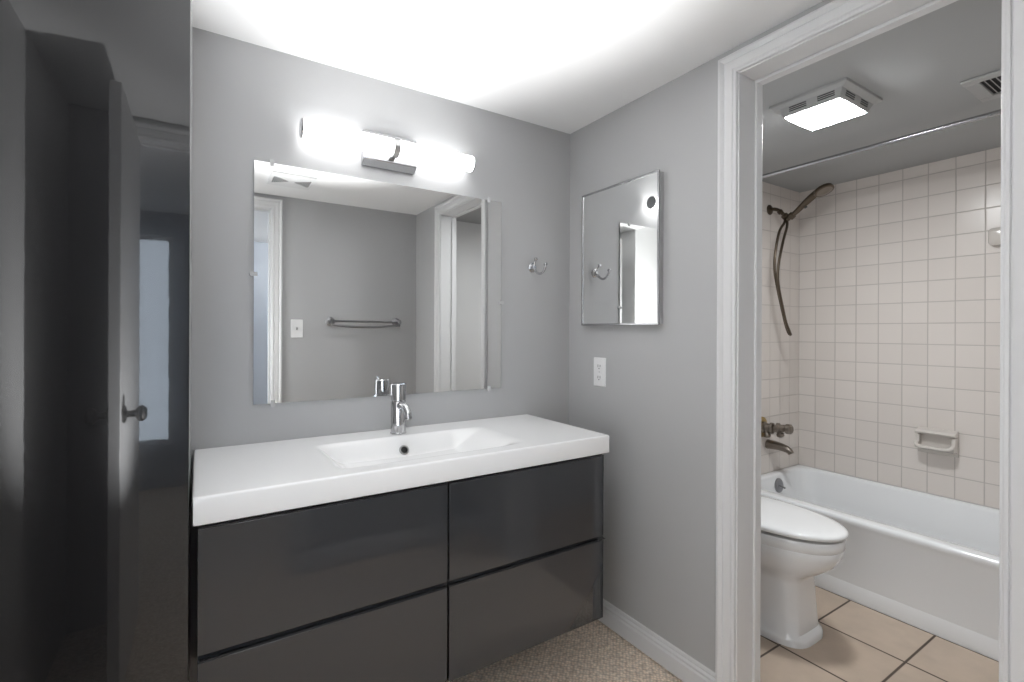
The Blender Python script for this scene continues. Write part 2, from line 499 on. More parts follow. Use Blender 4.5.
# ---------------------------------------------------------------- tall glossy cabinet at the left
PY = 1.250
t = thing('tall_cabinet', 'tall charcoal high-gloss cabinet at the far left of the photo', 'cabinet', (-0.233, 1.46, 0.0))
CX0, CX1 = XL + 0.002, -0.0165
bm = new()
box(bm, (CX0, PY + 0.024, 0.09), (CX1 - 0.001, D - 0.002, 2.11))
obj('carcass', bm, M_side, t, bevel=0.001)
obj('plinth', box(new(), (CX0, PY + 0.07, 0.0), (CX1 - 0.003, D - 0.01, 0.089)), M_gap, t)
d = obj('door', box(new(), (CX0 + 0.002, PY, 0.095), (CX1, PY + 0.019, 2.112)), M_panel, t, bevel=0.0015)

# ---------------------------------------------------------------- vanity cabinet
VX0, VX1, VYF = 0.0, 1.192, 1.2610
t = thing('vanity_cabinet', 'wall-hung dark grey gloss vanity cabinet with four drawers under the washbasin', 'cabinet', (0.596, 1.52, 0.222))
bm = new()
box(bm, (VX0 + 0.004, VYF + 0.024, 0.236), (VX0 + 0.020, D - 0.001, 0.798))
box(bm, (VX1 - 0.020, VYF + 0.024, 0.236), (VX1 - 0.004, D - 0.001, 0.798))
box(bm, (VX0 + 0.020, VYF + 0.024, 0.236), (VX1 - 0.020, D - 0.001, 0.252))
box(bm, (VX0 + 0.020, D - 0.020, 0.252), (VX1 - 0.020, D - 0.001, 0.798))
box(bm, (0.589, VYF + 0.026, 0.252), (0.605, D - 0.020, 0.790))
obj('carcass', bm, M_gloss, t, bevel=0.001)
bm = new()
for z in (0.517, 0.803):
    box(bm, (VX0 + 0.006, VYF + 0.021, z - 0.024), (VX1 - 0.006, VYF + 0.040, z + 0.009))
box(bm, (0.588, VYF + 0.019, 0.252), (0.606, VYF + 0.026, 0.80))
obj('recess_rail', bm, M_gap, t)
for x0, x1 in ((VX0, 0.5955), (0.6015, VX1)):
    for z0, z1 in ((0.5285, 0.8045), (0.2420, 0.5120)):
        f = obj('drawer_front', box(new(), (x0, VYF, z0), (x1, VYF + 0.0185, z1)), M_gloss, t, bevel=0.0012)
        # finger rail along the top edge of the front
        bm = new()
        e = (0.012 if z0 < 0.4 else 0.004) if x1 == VX1 else 0.0
        loft(bm, [[Vector((x, VYF + 0.003, z1 + 0.0003)), Vector((x, VYF + 0.0185, z1 + 0.0003)), Vector((x, VYF + 0.0205, z1 + 0.006)), Vector((x, VYF + 0.0185, z1 + 0.007)), Vector((x, VYF + 0.014, z1 + 0.0025)), Vector((x, VYF + 0.003, z1 + 0.002))] for x in (x0 + 0.001, x1 + e)])
        obj('finger_rail', bm, M_gloss, f)

# ---------------------------------------------------------------- washbasin
BX0, BX1, BYF, BYB, BZ0, BZ1 = -0.0105, 1.219, 1.2584, D - 0.0005, 0.8135, 0.8760
def sstep(t):
    t = min(1, max(0, t)); return t * t * (3 - 2 * t)
def slope(t, lip=0.25, foot=0.12):
    """0..1 ramp with rounded ends of different lengths"""
    t = min(1, max(0, t))
    h = 1 / (1 - lip / 2 - foot / 2)
    if t < lip: return h * t * t / (2 * lip)
    if t > 1 - foot: return 1 - h * (1 - t) ** 2 / (2 * foot)
    return h * (t - lip / 2)
def basin_depth(x, y):
    lx = slope((x - 0.302) / 0.090, 0.35, 0.5)
    rx = slope((0.915 - x) / 0.150, 0.5, 0.12)
    by = slope((1.634 - y) / 0.050, 0.3, 0.3)
    fy = slope((y - 1.312) / 0.070, 0.3, 0.4)
    d = 0.0615 * min(lx, rx) * min(by, fy)
    return d * (1 - 0.10 * min(1, abs(x - 0.606) / 0.3))
t = thing('washbasin', 'wide white rectangular washbasin top with shallow trough bowl on the vanity', 'sink', (0.604, 1.515, BZ0))
def spaced(a, b_, n, extra):
    v = [a + (b_ - a) * i / n for i in range(n + 1)] + extra
    return sorted(v)
nxs = spaced(BX0 + 0.006, BX1 - 0.006, 190, [])
nys = spaced(BYF + 0.006, BYB - 0.006, 92, [])
bm = new()
top = [[bm.verts.new((x, y, BZ1 - basin_depth(x, y))) for x in nxs] for y in nys]
for r0, r1 in zip(top[:-1], top[1:]):
    for i in range(len(nxs) - 1):
        bm.faces.new((r0[i], r0[i + 1], r1[i + 1], r1[i]))
loop = [v for v in top[0]] + [r[-1] for r in top[1:]] + [v for v in reversed(top[-1][:-1])] + [r[0] for r in reversed(top[1:-1])]
cx, cy = (BX0 + BX1) / 2, (BYF + BYB) / 2
hx, hy = (BX1 - BX0) / 2, (BYB - BYF) / 2
prev = loop
def edge_ring(k, z):
    out = []
    for v in loop:
        x, y = v.co.x, v.co.y
        # push outward by k, rounding the four plan corners
        ox = -1 if abs(x - nxs[0]) < 1e-6 else (1 if abs(x - nxs[-1]) < 1e-6 else 0)
        oy = -1 if abs(y - nys[0]) < 1e-6 else (1 if abs(y - nys[-1]) < 1e-6 else 0)
        q = 0.7071 if ox and oy else 1.0
        out.append(bm.verts.new((x + ox * k * q, y + oy * k * q, z)))
    return out
for k, z in ((0.0030, BZ1 - 0.0005), (0.0051, BZ1 - 0.0022), (0.006, BZ1 - 0.0055), (0.006, BZ0 + 0.004), (0.0048, BZ0 + 0.001), (0.002, BZ0)):
    cur = edge_ring(k, z)
    n = len(cur)
    for i in range(n):
        bm.faces.new((prev[i], prev[(i + 1) % n], cur[(i + 1) % n], cur[i]))
    prev = cur
bm.faces.new(list(reversed(prev)))
obj('basin_top', bm, M_white, t, smooth=60)
# overflow ring in the back slope of the bowl
oy_ = 1.634
while BZ1 - basin_depth(0.592, oy_) > 0.831 + (1.61 - oy_) * 0.25: oy_ -= 0.0005
gr = (basin_depth(0.592, oy_ - 0.001) - basin_depth(0.592, oy_ + 0.001)) / 0.002
on = Vector((0, -gr, 1)).normalized()
oc = Vector((0.592, oy_, BZ1 - basin_depth(0.592, oy_)))
bm = new()
lathe(bm, oc - on * 0.004, on, [(0, 0.0175), (0.005, 0.0175), (0.0075, 0.0160), (0.0075, 0.0125), (0.005, 0.0105), (0.0035, 0.0100), (0.0, 0.0098)], 32)
ov = obj('overflow_ring', bm, M_nickel, t)
ov['label'] = 'metal overflow ring'
bm = new()
lathe(bm, oc - on * 0.003, on, [(0, 0.0104), (0.0048, 0.0104), (0.0055, 0.009)], 24)
obj('overflow_hole', bm, M_dark, ov)
bm = new()
lathe(bm, (0.606, 1.470, 0.8145), (0, 0, 1), [(0, 0.028), (0.003, 0.028), (0.005, 0.024), (0.0052, 0.006), (0.010, 0.005), (0.010, 0.001)], 32)
obj('drain_plug', bm, M_chrome, t)

# ---------------------------------------------------------------- faucet
FX, FY, FZ = 0.598, 1.677, 0.8762
t = thing('faucet', 'chrome single-lever faucet standing on the washbasin below the mirror', 'faucet', (FX, FY, FZ))
bm = new()
lathe(bm, (FX, FY, FZ), (0, 0, 1), [(0, 0.0280), (0.003, 0.0280), (0.005, 0.0262), (0.113, 0.0262), (0.1155, 0.0250)], 36)
obj('body', bm, M_chrome, t)
bm = new()
lathe(bm, (FX, FY, FZ + 0.1172), (0, 0, 1), [(0, 0.0250), (0.0015, 0.0262), (0.056, 0.0262), (0.0595, 0.0230), (0.0600, 0.004)], 36)
hd = obj('handle', bm, M_chrome, t)
bm = new()
tube(bm, [(FX, FY - 0.010, FZ + 0.171), (FX, FY - 0.030, FZ + 0.174), (FX + 0.001, FY - 0.068, FZ + 0.181)], [0.0042, 0.0038, 0.0036], 12)
obj('lever', bm, M_chrome, hd)
bm = new()
sp = spline([(FX, FY - 0.012, FZ + 0.098), (FX, FY - 0.040, FZ + 0.104), (FX, FY - 0.070, FZ + 0.101), (FX, FY - 0.092, FZ + 0.086), (FX, FY - 0.100, FZ + 0.070)], 8)
tube(bm, sp, [0.0140, 0.0120], 20)
s_ = obj('spout', bm, M_chrome, t)
bm = new()
rod(bm, (FX, FY - 0.0995, FZ + 0.072), (FX, FY - 0.1020, FZ + 0.0645), 0.0123, 0.0118)
obj('aerator', bm, M_chrome2, s_)

# ---------------------------------------------------------------- wall mirror
MX0, MX1, MZ0, MZ1 = 0.1483, 1.0775, 1.0005, 1.7850
t = thing('wall_mirror', 'large frameless mirror clipped to the wall above the washbasin', 'mirror', (0.613, D, MZ0))
g = obj('backing', box(new(), (MX0, D - 0.0045, MZ0), (MX1, D - 0.0008, MZ1)), M_glassedge, t)
obj('mirror_glass', box(new(), (MX0, D - 0.0068, MZ0), (MX1, D - 0.0046, MZ1)), M_mirror, t)
def clip(x, z, dx, dz):
    bm = new()
    rod(bm, (x + dx * 0.005, D - 0.0005, z + dz * 0.005), (x + dx * 0.005, D - 0.009, z + dz * 0.005), 0.008, 0.0075, 16)
    box(bm, (x - 0.006 if dz else x - (0.010 if dx > 0 else 0), D - 0.0095, z - (0.010 if dz > 0 else 0) if dz else z - 0.006),
        (x + 0.006 if dz else x + (0.010 if dx < 0 else 0), D - 0.0071, z + (0.010 if dz < 0 else 0) if dz else z + 0.006))
    obj('mirror_clip', bm, M_clear, t)
for x in (0.200, 1.015): clip(x, MZ1, 0, 1)
for x in (0.205, 1.02): clip(x, MZ0, 0, -1)
clip(MX0, 1.42, -1, 0); clip(MX1, 1.36, 1, 0)

# ---------------------------------------------------------------- vanity light
LX0, LX1, LY, LZ, LR = 0.284, 0.905, D - 0.056, 1.900, 0.0305
t = thing('vanity_light', 'tube wall light on chrome bracket above the mirror', 'wall light', (0.590, D, 1.83))
bm = new()
BP0, BP1 = 0.489, 0.688
# bracket plate with bevelled lower and upper lips
loft(bm, [[Vector((x, D - 0.0005, 1.833)), Vector((x, D - 0.010, 1.833)), Vector((x, D - 0.034, 1.852)), Vector((x, D - 0.034, 1.944)), Vector((x, D - 0.026, 1.955)), Vector((x, D - 0.0005, 1.955))]
          for x in (BP0, BP1)])
obj('bracket_plate', bm, M_chrome2, t, bevel=0.002)
bm = new()
lathe(bm, (LX0, LY, LZ), (1, 0, 0), [(0, LR - 0.002), (0.002, LR), (0.299, LR)], 40)
lathe(bm, (LX0 + 0.324, LY, LZ), (1, 0, 0), [(0, LR), (LX1 - LX0 - 0.326, LR), (LX1 - LX0 - 0.324, LR - 0.002)], 40)
obj('glass_tube', bm, M_tube, t)
bm = new()
lathe(bm, (LX0 + 0.300, LY, LZ), (1, 0, 0), [(0, LR + 0.001), (0.001, LR + 0.003), (0.022, LR + 0.003), (0.023, LR + 0.001)], 40)
box(bm, (LX0 + 0.302, LY + 0.030, LZ - 0.018), (LX0 + 0.321, D - 0.012, LZ + 0.018))
obj('centre_band', bm, M_nickel, t)
for x, s in ((LX0 - 0.001, -1), (LX1 + 0.001, 1)):
    bm = new()
    lathe(bm, (x, LY, LZ), (s, 0, 0), [(0, LR + 0.0008), (0.004, LR + 0.0008), (0.006, LR - 0.002), (0.006, 0.001)], 36)
    obj('end_cap', bm, M_chrome2, t)

# ---------------------------------------------------------------- robe hook
t = thing('robe_hook', 'small chrome robe hook on the back wall right of the large mirror', 'hook', (1.241, D, 1.53))
bm = new()
lathe(bm, (1.241, D - 0.0005, 1.520), (0, -1, 0), [(0, 0.021), (0.004, 0.021), (0.008, 0.016), (0.010, 0.010), (0.018, 0.0075)], 28)
obj('rosette', bm, M_chrome, t)
bm = new()
tube(bm, spline([(1.241, D - 0.014, 1.518), (1.241, D - 0.033, 1.499), (1.241, D - 0.057, 1.488), (1.241, D - 0.079, 1.493), (1.241, D - 0.095, 1.509), (1.241, D - 0.100, 1.521)], 8), [0.0062, 0.0052, 0.0052], 12)
lathe(bm, (1.241, D - 0.100, 1.519), (0, 0, 1), [(0, 0.004), (0.004, 0.0085), (0.009, 0.0085), (0.013, 0.004)], 14)
obj('hook_arm', bm, M_chrome, t)
bm = new()
tube(bm, spline([(1.241, D - 0.014, 1.522), (1.240, D - 0.020, 1.540), (1.239, D - 0.030, 1.552)], 6), [0.0050, 0.0045], 12)
lathe(bm, (1.239, D - 0.029, 1.550), (0, -0.5, 1), [(0, 0.004), (0.004, 0.0085), (0.008, 0.0085), (0.012, 0.004)], 14)
obj('upper_prong', bm, M_chrome, t)

# ---------------------------------------------------------------- medicine cabinet
AX, AY0, AY1, AZ0, AZ1 = 1.4225, 1.222, 1.651, 1.266, 1.838
t = thing('medicine_cabinet', 'mirrored medicine cabinet with thin metal frame on the right wall', 'cabinet', (XW, (AY0 + AY1) / 2, AZ0))
obj('body', box(new(), (AX + 0.010, AY0 + 0.004, AZ0 + 0.004), (XW - 0.0005, AY1 - 0.022, AZ1 - 0.004)), M_nickel, t)
bm = new()
f = 0.0075
box(bm, (AX, AY0, AZ0), (AX + 0.009, AY0 + f, AZ1)); box(bm, (AX, AY1 - f, AZ0), (AX + 0.009, AY1, AZ1))
box(bm, (AX, AY0 + f, AZ0), (AX + 0.009, AY1 - f, AZ0 + f)); box(bm, (AX, AY0 + f, AZ1 - f), (AX + 0.009, AY1 - f, AZ1))
fr = obj('door_frame', bm, M_chrome2, t, bevel=0.001)
obj('door_mirror', box(new(), (AX + 0.003, AY0 + f, AZ0 + f), (AX + 0.008, AY1 - f, AZ1 - f)), M_mirror, fr)

# ---------------------------------------------------------------- outlet
t = thing('outlet', 'white double power outlet on the right wall below the medicine cabinet', 'outlet', (XW, 1.562, 1.066))
obj('cover_plate', box(new(), (XW - 0.006, 1.525, 1.004), (XW - 0.0003, 1.599, 1.128)), M_plastic, t, bevel=0.003)
for z in (1.090, 1.042):
    bm = new()
    loft(bm, [[Vector((x, 1.562 + 0.0165 * math.cos(a) * (1 if abs(math.cos(a)) < .8 else .98), z + 0.0145 * max(-1, min(1, 1.25 * math.sin(a))))) for a in [k * 2 * math.pi / 28 for k in range(28)]] for x in (XW - 0.0055, XW - 0.0080)])
    s_ = obj('socket', bm, M_plastic, t)
    for dy, h in ((-0.0065, 0.0045), (0.0065, 0.0055)):
        obj('slot', box(new(), (XW - 0.0083, 1.562 + dy - 0.0013, z + 0.002 - h), (XW - 0.0078, 1.562 + dy + 0.0013, z + 0.002 + h)), M_dark, s_)
    obj('ground_hole', rod(new(), (XW - 0.0083, 1.562, z - 0.0085), (XW - 0.0078, 1.562, z - 0.0085), 0.0026, n=14), M_dark, s_)
bm = new()
rod(bm, (XW - 0.0055, 1.562, 1.066), (XW - 0.0072, 1.562, 1.066), 0.0032, 0.0026, 14)
obj('screw', bm, M_nickel, t)

# ---------------------------------------------------------------- light switch and towel bar opposite the mirror
t = thing('light_switch', 'white light switch beside the entrance door, seen in the mirror', 'light switch', (0.577, YO, 1.25))
obj('cover_plate', box(new(), (0.538, YO + 0.0003, 1.187), (0.616, YO + 0.006, 1.315)), M_plastic, t, bevel=0.003)
bm = new()
loft(bm, [[Vector((0.577 + sx * 0.0045, YO + 0.0055, 1.251 + sz * 0.010)) for sx, sz in ((-1, -1), (1, -1), (1, 1), (-1, 1))],
          [Vector((0.577 + sx * 0.0040, YO + 0.0160, 1.256 + sz * 0.004)) for sx, sz in ((-1, -1), (1, -1), (1, 1), (-1, 1))]])
obj('toggle', bm, M_nickel, t)
t = thing('towel_bar', 'double metal towel bar on the wall opposite the mirror', 'towel bar', (1.045, YO, 1.29))
for x in (0.800, 1.290):
    bm = new()
    lathe(bm, (x, YO + 0.0003, 1.303), (0, 1, 0), [(0, 0.032), (0.006, 0.032), (0.012, 0.024), (0.016, 0.014), (0.070, 0.012), (0.078, 0.017), (0.086, 0.012)], 28)
    lathe(bm, (x, YO + 0.070, 1.270), (0, 0, 1), [(0, 0.006), (0.004, 0.010), (0.03, 0.010)], 16)
    obj('post', bm, M_steel, t)
bm = new()
rod(bm, (0.800, YO + 0.060, 1.305), (1.290, YO + 0.060, 1.305), 0.007, n=16)
obj('straight_bar', bm, M_steel, t)
bm = new()
tube(bm, spline([(0.800, YO + 0.070, 1.279), (0.92, YO + 0.085, 1.268), (1.045, YO + 0.09, 1.264), (1.17, YO + 0.085, 1.268), (1.290, YO + 0.070, 1.279)], 6), 0.0085, 14)
obj('bowed_bar', bm, M_steel, t)

# ceiling speaker-like vent, seen in the large mirror
t = thing('ceiling_vent', 'white ceiling vent with hourglass grille, seen in the mirror', 'vent', (0.475, 0.285, CEIL))
obj('cover_plate', box(new(), (0.352, 0.150, CEIL - 0.012), (0.598, 0.415, CEIL - 0.0003)), M_plastic, t, bevel=0.004)
for s in (-1, 1):
    for k in range(8):
        h = 0.010 + 0.0085 * k
        x = 0.475 + s * (0.024 + 0.0108 * k)
        obj('grille_slot', box(new(), (x - 0.003, 0.283 - h, CEIL - 0.0128), (x + 0.003, 0.283 + h, CEIL - 0.0115)), M_dark, t)

# ---------------------------------------------------------------- bathtub
t = thing('bathtub', 'white alcove bathtub along the long tiled wall', 'bathtub', (2.935, 0.92, 0.0))
TX0, TX1, TY0, TY1, TZ = 2.550, XF - 0.0015, YN + 0.0015, YF - 0.0015, 0.375
K = 8
rings = [rrect(TX0 + 0.006, TX1, TY0, TY1, 0.055, 0.004, K),
         rrect(TX0 + 0.008, TX1, TY0, TY1, TZ - 0.045, 0.004, K),
         rrect(TX0 + 0.003, TX1, TY0, TY1, TZ - 0.030, 0.004, K),
         rrect(TX0, TX1, TY0, TY1, TZ - 0.014, 0.004, K),
         rrect(TX0 + 0.004, TX1, TY0, TY1, TZ - 0.004, 0.004, K),
         rrect(TX0 + 0.014, TX1 - 0.008, TY0 + 0.008, TY1 - 0.008, TZ, 0.006, K),
         rrect(TX0 + 0.072, TX1 - 0.038, TY0 + 0.070, TY1 - 0.040, TZ - 0.001, 0.10, K),
         rrect(TX0 + 0.082, TX1 - 0.046, TY0 + 0.082, TY1 - 0.048, TZ - 0.006, 0.10, K),
         rrect(TX0 + 0.088, TX1 - 0.052, TY0 + 0.095, TY1 - 0.053, TZ - 0.018, 0.10, K),
         rrect(TX0 + 0.105, TX1 - 0.070, TY0 + 0.180, TY1 - 0.070, 0.20, 0.11, K),
         rrect(TX0 + 0.125, TX1 - 0.090, TY0 + 0.260, TY1 - 0.095, 0.105, 0.12, K),
         rrect(TX0 + 0.155, TX1 - 0.120, TY0 + 0.310, TY1 - 0.130, 0.068, 0.12, K),
         rrect(TX0 + 0.210, TX1 - 0.175, TY0 + 0.370, TY1 - 0.190, 0.055, 0.12, K)]
bm = new(); loft(bm, rings, cap0=False, cap1=True)
obj('tub_shell', bm, M_tub, t, smooth=50)
bm = new()
loft(bm, [[Vector((x, y, z)) for x, z in ((TX0 + 0.030, 0.0), (TX0 - 0.002, 0.0), (TX0 - 0.002, 0.044), (TX0 + 0.0055, 0.072), (TX0 + 0.030, 0.072))] for y in (TY0, TY1)])
obj('toe_skirt', bm, M_tub, t, smooth=25)
on = Vector((0, -1, 0.12)).normalized()
oc = Vector((2.975, 1.6235, 0.308))
bm = new()
lathe(bm, oc - on * 0.003, on, [(0, 0.043), (0.007, 0.043), (0.011, 0.038), (0.0125, 0.012), (0.0125, 0.001)], 32)
ov = obj('overflow_plate', bm, M_steel, t)
bm = new()
tube(bm, [oc + on * 0.008, oc + on * 0.022 + Vector((0, 0, -0.006)), oc + on * 0.040 + Vector((0, 0, -0.012))], [0.006, 0.0045, 0.005], 10)
obj('trip_lever', bm, M_steel, ov)
bm = new()
lathe(bm, (2.945, 1.40, 0.054), (0, 0, 1), [(0, 0.036), (0.004, 0.036), (0.006, 0.030), (0.006, 0.002)], 28)
obj('drain', bm, M_steel, t)

# tub spout
t = thing('tub_spout', 'dark metal tub spout on the tiled wall below the shower valve', 'tap', (2.962, YF, 0.55))
bm = new()
pts = spline([(2.962, YF - 0.001, 0.549), (2.962, YF - 0.045, 0.550), (2.962, YF - 0.095, 0.545), (2.962, YF - 0.130, 0.533), (2.962, YF - 0.142, 0.517)], 8)
tube(bm, pts, [0.0285, 0.0270, 0.0225, 0.0195, 0.0160], 24)
obj('spout_body', bm, M_pewter, t)
bm = new()
lathe(bm, (2.962, YF - 0.0008, 0.549), (0, -1, 0), [(0, 0.030), (0.004, 0.030), (0.007, 0.026)], 28)
obj('wall_flange', bm, M_pewter, t)

# shower valve with lever
t = thing('shower_valve', 'worn metal shower valve with lever handle on the tiled wall above the tub spout', 'tap', (2.90, YF, 0.665))
vx, vz = 2.892, 0.662
bm = new()
lathe(bm, (vx, YF - 0.0005, vz), (0, -1, 0), [(0, 0.062), (0.003, 0.062), (0.006, 0.058), (0.009, 0.040)], 36)
e_ = obj('escutcheon', bm, M_brass, t)
e_['label'] = 'aged brass wall plate'
bm = new()
lathe(bm, (vx, YF - 0.007, vz), (0.18, -1, 0.02), [(0, 0.034), (0.014, 0.036), (0.020, 0.026), (0.040, 0.025), (0.046, 0.033), (0.062, 0.033), (0.068, 0.022), (0.084, 0.022)], 28)
obj('valve_stem', bm, M_pewter, t)
bm = new()
lathe(bm, (vx + 0.0, YF - 0.030, vz - 0.015), (0, -0.2, -1), [(0, 0.016), (0.020, 0.016), (0.026, 0.020), (0.038, 0.020), (0.044, 0.012)], 22)
obj('lower_knob', bm, M_pewter, t)
bm = new()
hx_, hy_ = vx + 0.016, YF - 0.088
lathe(bm, (hx_, hy_ + 0.006, vz + 0.006), (0.10, -1, 0.05), [(0, 0.022), (0.006, 0.031), (0.018, 0.031), (0.024, 0.022), (0.052, 0.024), (0.058, 0.029), (0.082, 0.029), (0.088, 0.022), (0.088, 0.002)], 28)
h_ = obj('handle', bm, M_pewter, t)
bm = new()
lathe(bm, (hx_ + 0.004, hy_ - 0.010, vz - 0.006), (0.1, -0.2, -1), [(0, 0.015), (0.016, 0.015), (0.021, 0.021), (0.036, 0.021), (0.042, 0.012)], 22)
obj('handle_lug', bm, M_pewter, h_)

# hand shower
sx = 2.970
t = thing('hand_shower', 'bronze hand shower with looped hose hanging on the tiled wall', 'shower', (sx, YF, 1.99))
bm = new()
lathe(bm, (sx, YF - 0.0005, 1.996), (0, -1, 0), [(0, 0.031), (0.004, 0.031), (0.010, 0.024), (0.014, 0.014)], 28)
obj('wall_flange', bm, M_bronze, t)
bm = new()
tube(bm, spline([(sx, YF - 0.006, 1.996), (sx, YF - 0.035, 1.993), (sx, YF - 0.065, 1.975), (sx, YF - 0.092, 1.942)], 6), 0.0105, 16)
lathe(bm, (sx, YF - 0.060, 1.978), (0, -0.65, -0.76), [(0, 0.011), (0.003, 0.016), (0.018, 0.016), (0.021, 0.011)], 18)
obj('shower_arm', bm, M_bronze, t)
bm = new()
lathe(bm, (sx, YF - 0.088, 1.948), (0, -0.62, -0.78), [(0, 0.014), (0.004, 0.020), (0.022, 0.020), (0.028, 0.014)], 20)
ha, hb = Vector((sx + 0.004, YF - 0.106, 1.915)), Vector((sx, 1.405, 2.036))
hd = (hb - ha).normalized()
lathe(bm, ha + hd * 0.018, hd, [(0, 0.018), (0.003, 0.021), (0.026, 0.021), (0.029, 0.018)], 20)
obj('holder', bm, M_bronze, t)
bm = new()
tube(bm, spline([ha, ha + hd * 0.07, ha + hd * 0.12 + Vector((0, 0, 0.004)), ha + hd * 0.165 + Vector((0, 0, 0.006)), hb + Vector((0, 0, 0.006))], 6), [0.0125, 0.0150, 0.0180, 0.0200, 0.019], 18)
hs = obj('handset', bm, M_bronze, t)
fn = Vector((-0.10, -0.42, -0.88)).normalized()
hc = Vector((sx, 1.374, 2.046))
bm = new()
lathe(bm, hc - fn * 0.018, fn, [(0, 0.018), (0.004, 0.036), (0.012, 0.048), (0.024, 0.052), (0.029, 0.051), (0.031, 0.046)], 32)
sh = obj('shower_head', bm, M_bronze, hs)
bm = new()
lathe(bm, hc + fn * 0.0125, fn, [(0, 0.042), (0.002, 0.039), (0.003, 0.012), (0.0025, 0.002)], 30)
obj('spray_face', bm, M_pewter, sh)
bm = new()
lathe(bm, ha + hd * 0.125 + Vector((0.006, 0.0, -0.014)), (0.2, -0.5, -0.85), [(0, 0.009), (0.006, 0.009), (0.008, 0.006)], 14)
obj('spray_button', bm, M_rubber, hs)
bm = new()
hose = spline([(2.972, 1.587, 1.925), (2.952, 1.585, 1.893), (2.898, 1.585, 1.832), (2.856, 1.585, 1.700), (2.853, 1.585, 1.598), (2.882, 1.585, 1.502), (2.922, 1.585, 1.404),
               (2.968, 1.583, 1.290), (2.994, 1.578, 1.236), (2.999, 1.568, 1.226), (2.974, 1.561, 1.242), (2.931, 1.561, 1.302), (2.892, 1.562, 1.400), (2.860, 1.563, 1.490), (2.848, 1.564, 1.560),
               (2.859, 1.565, 1.645), (2.908, 1.566, 1.781), (2.955, 1.570, 1.868), ha], 10)
tube(bm, hose, 0.0076, 10)
obj('hose', bm, M_bronze, t)

# curtain rod
t = thing('shower_rod', 'straight chrome shower curtain rod above the front edge of the bathtub', 'curtain rod', (2.60, 0.92, 2.093))
bm = new(); rod(bm, (2.60, YN + 0.001, 2.093), (2.60, YF - 0.001, 2.093), 0.0105, n=20)
obj('rod', bm, M_chrome2, t)
for y, s in ((YN + 0.0005, 1), (YF - 0.0005, -1)):
    bm = new(); lathe(bm, (2.60, y, 2.093), (0, s, 0), [(0, 0.026), (0.006, 0.026), (0.012, 0.018), (0.022, 0.0135)], 24)
    obj('end_flange', bm, M_chrome2, t)

# soap dish
t = thing('soap_dish', 'white ceramic soap dish with grab bar on the long tiled wall', 'soap dish', (XF, 0.965, 0.58))
SY0, SY1, SZ0, SZ1 = 0.880, 1.050, 0.592, 0.728
bm = new()
loft(bm, [[Vector((x, y, z)) for y, z in ((SY0 + r, SZ0 + r), (SY1 - r, SZ0 + r), (SY1 - r, SZ1 - r), (SY0 + r, SZ1 - r))] for x, r in ((XF - 0.0005, 0), (XF - 0.010, 0), (XF - 0.014, 0.005))])
obj('back_plate', bm, M_soap, t, bevel=0.003)
bm = new()      # top ledge
loft(bm, [[Vector((XF - 0.012, y, 0.728)), Vector((XF - 0.012, y, 0.692)), Vector((XF - 0.052, y, 0.698)), Vector((XF - 0.062, y, 0.708)), Vector((XF - 0.056, y, 0.718))] for y in (SY0, SY1)])
obj('ledge', bm, M_soap, t, bevel=0.003)
bm = new()      # dish sides and tray
for y0, y1 in ((SY0 + 0.002, SY0 + 0.018), (SY1 - 0.018, SY1 - 0.002)):
    loft(bm, [[Vector((XF - 0.012, y, 0.692)), Vector((XF - 0.046, y, 0.694)), Vector((XF - 0.050, y, 0.660)), Vector((XF - 0.068, y, 0.640)), Vector((XF - 0.060, y, 0.622)), Vector((XF - 0.012, y, 0.612))] for y in (y0, y1)])
loft(bm, [[Vector((XF - 0.012, y, 0.630)), Vector((XF - 0.060, y, 0.632)), Vector((XF - 0.060, y, 0.622)), Vector((XF - 0.012, y, 0.610))] for y in (SY0 + 0.018, SY1 - 0.018)])
obj('dish', bm, M_soap, t, bevel=0.003)
bm = new()
tube(bm, spline([(XF - 0.060, SY0 + 0.009, 0.652), (XF - 0.074, SY0 + 0.016, 0.640), (XF - 0.080, SY0 + 0.040, 0.634), (XF - 0.080, SY1 - 0.040, 0.634), (XF - 0.074, SY1 - 0.016, 0.640), (XF - 0.060, SY1 - 0.009, 0.652)], 6), 0.0095, 14)
obj('grab_bar', bm, M_soap, t)

# ceramic post at the edge of the doorway
bm = new()
loft(bm, [rrect(0.690, 0.765, 1.672, 1.758, 0, 0.020 - q, 5) for q in (0, 0, 0.004, 0.010)])
for i, v in enumerate(bm.verts):
    k = i // 24
    inset = (0, 0, 0.006, 0.016)[k]
    y, z = v.co.x, v.co.y
    yc, zc = 0.7275, 1.715
    v.co = Vector((XF - (0.0005, 0.034, 0.042, 0.046)[k], yc + (y - yc) * (1 - inset / 0.04), zc + (z - zc) * (1 - inset / 0.04)))
tag(obj('ceramic_post', bm, M_soap, base=(XF, 0.7275, 1.715), bevel=0.002), 'rounded white ceramic post on the long tiled wall at the doorway edge', 'wall fitting')

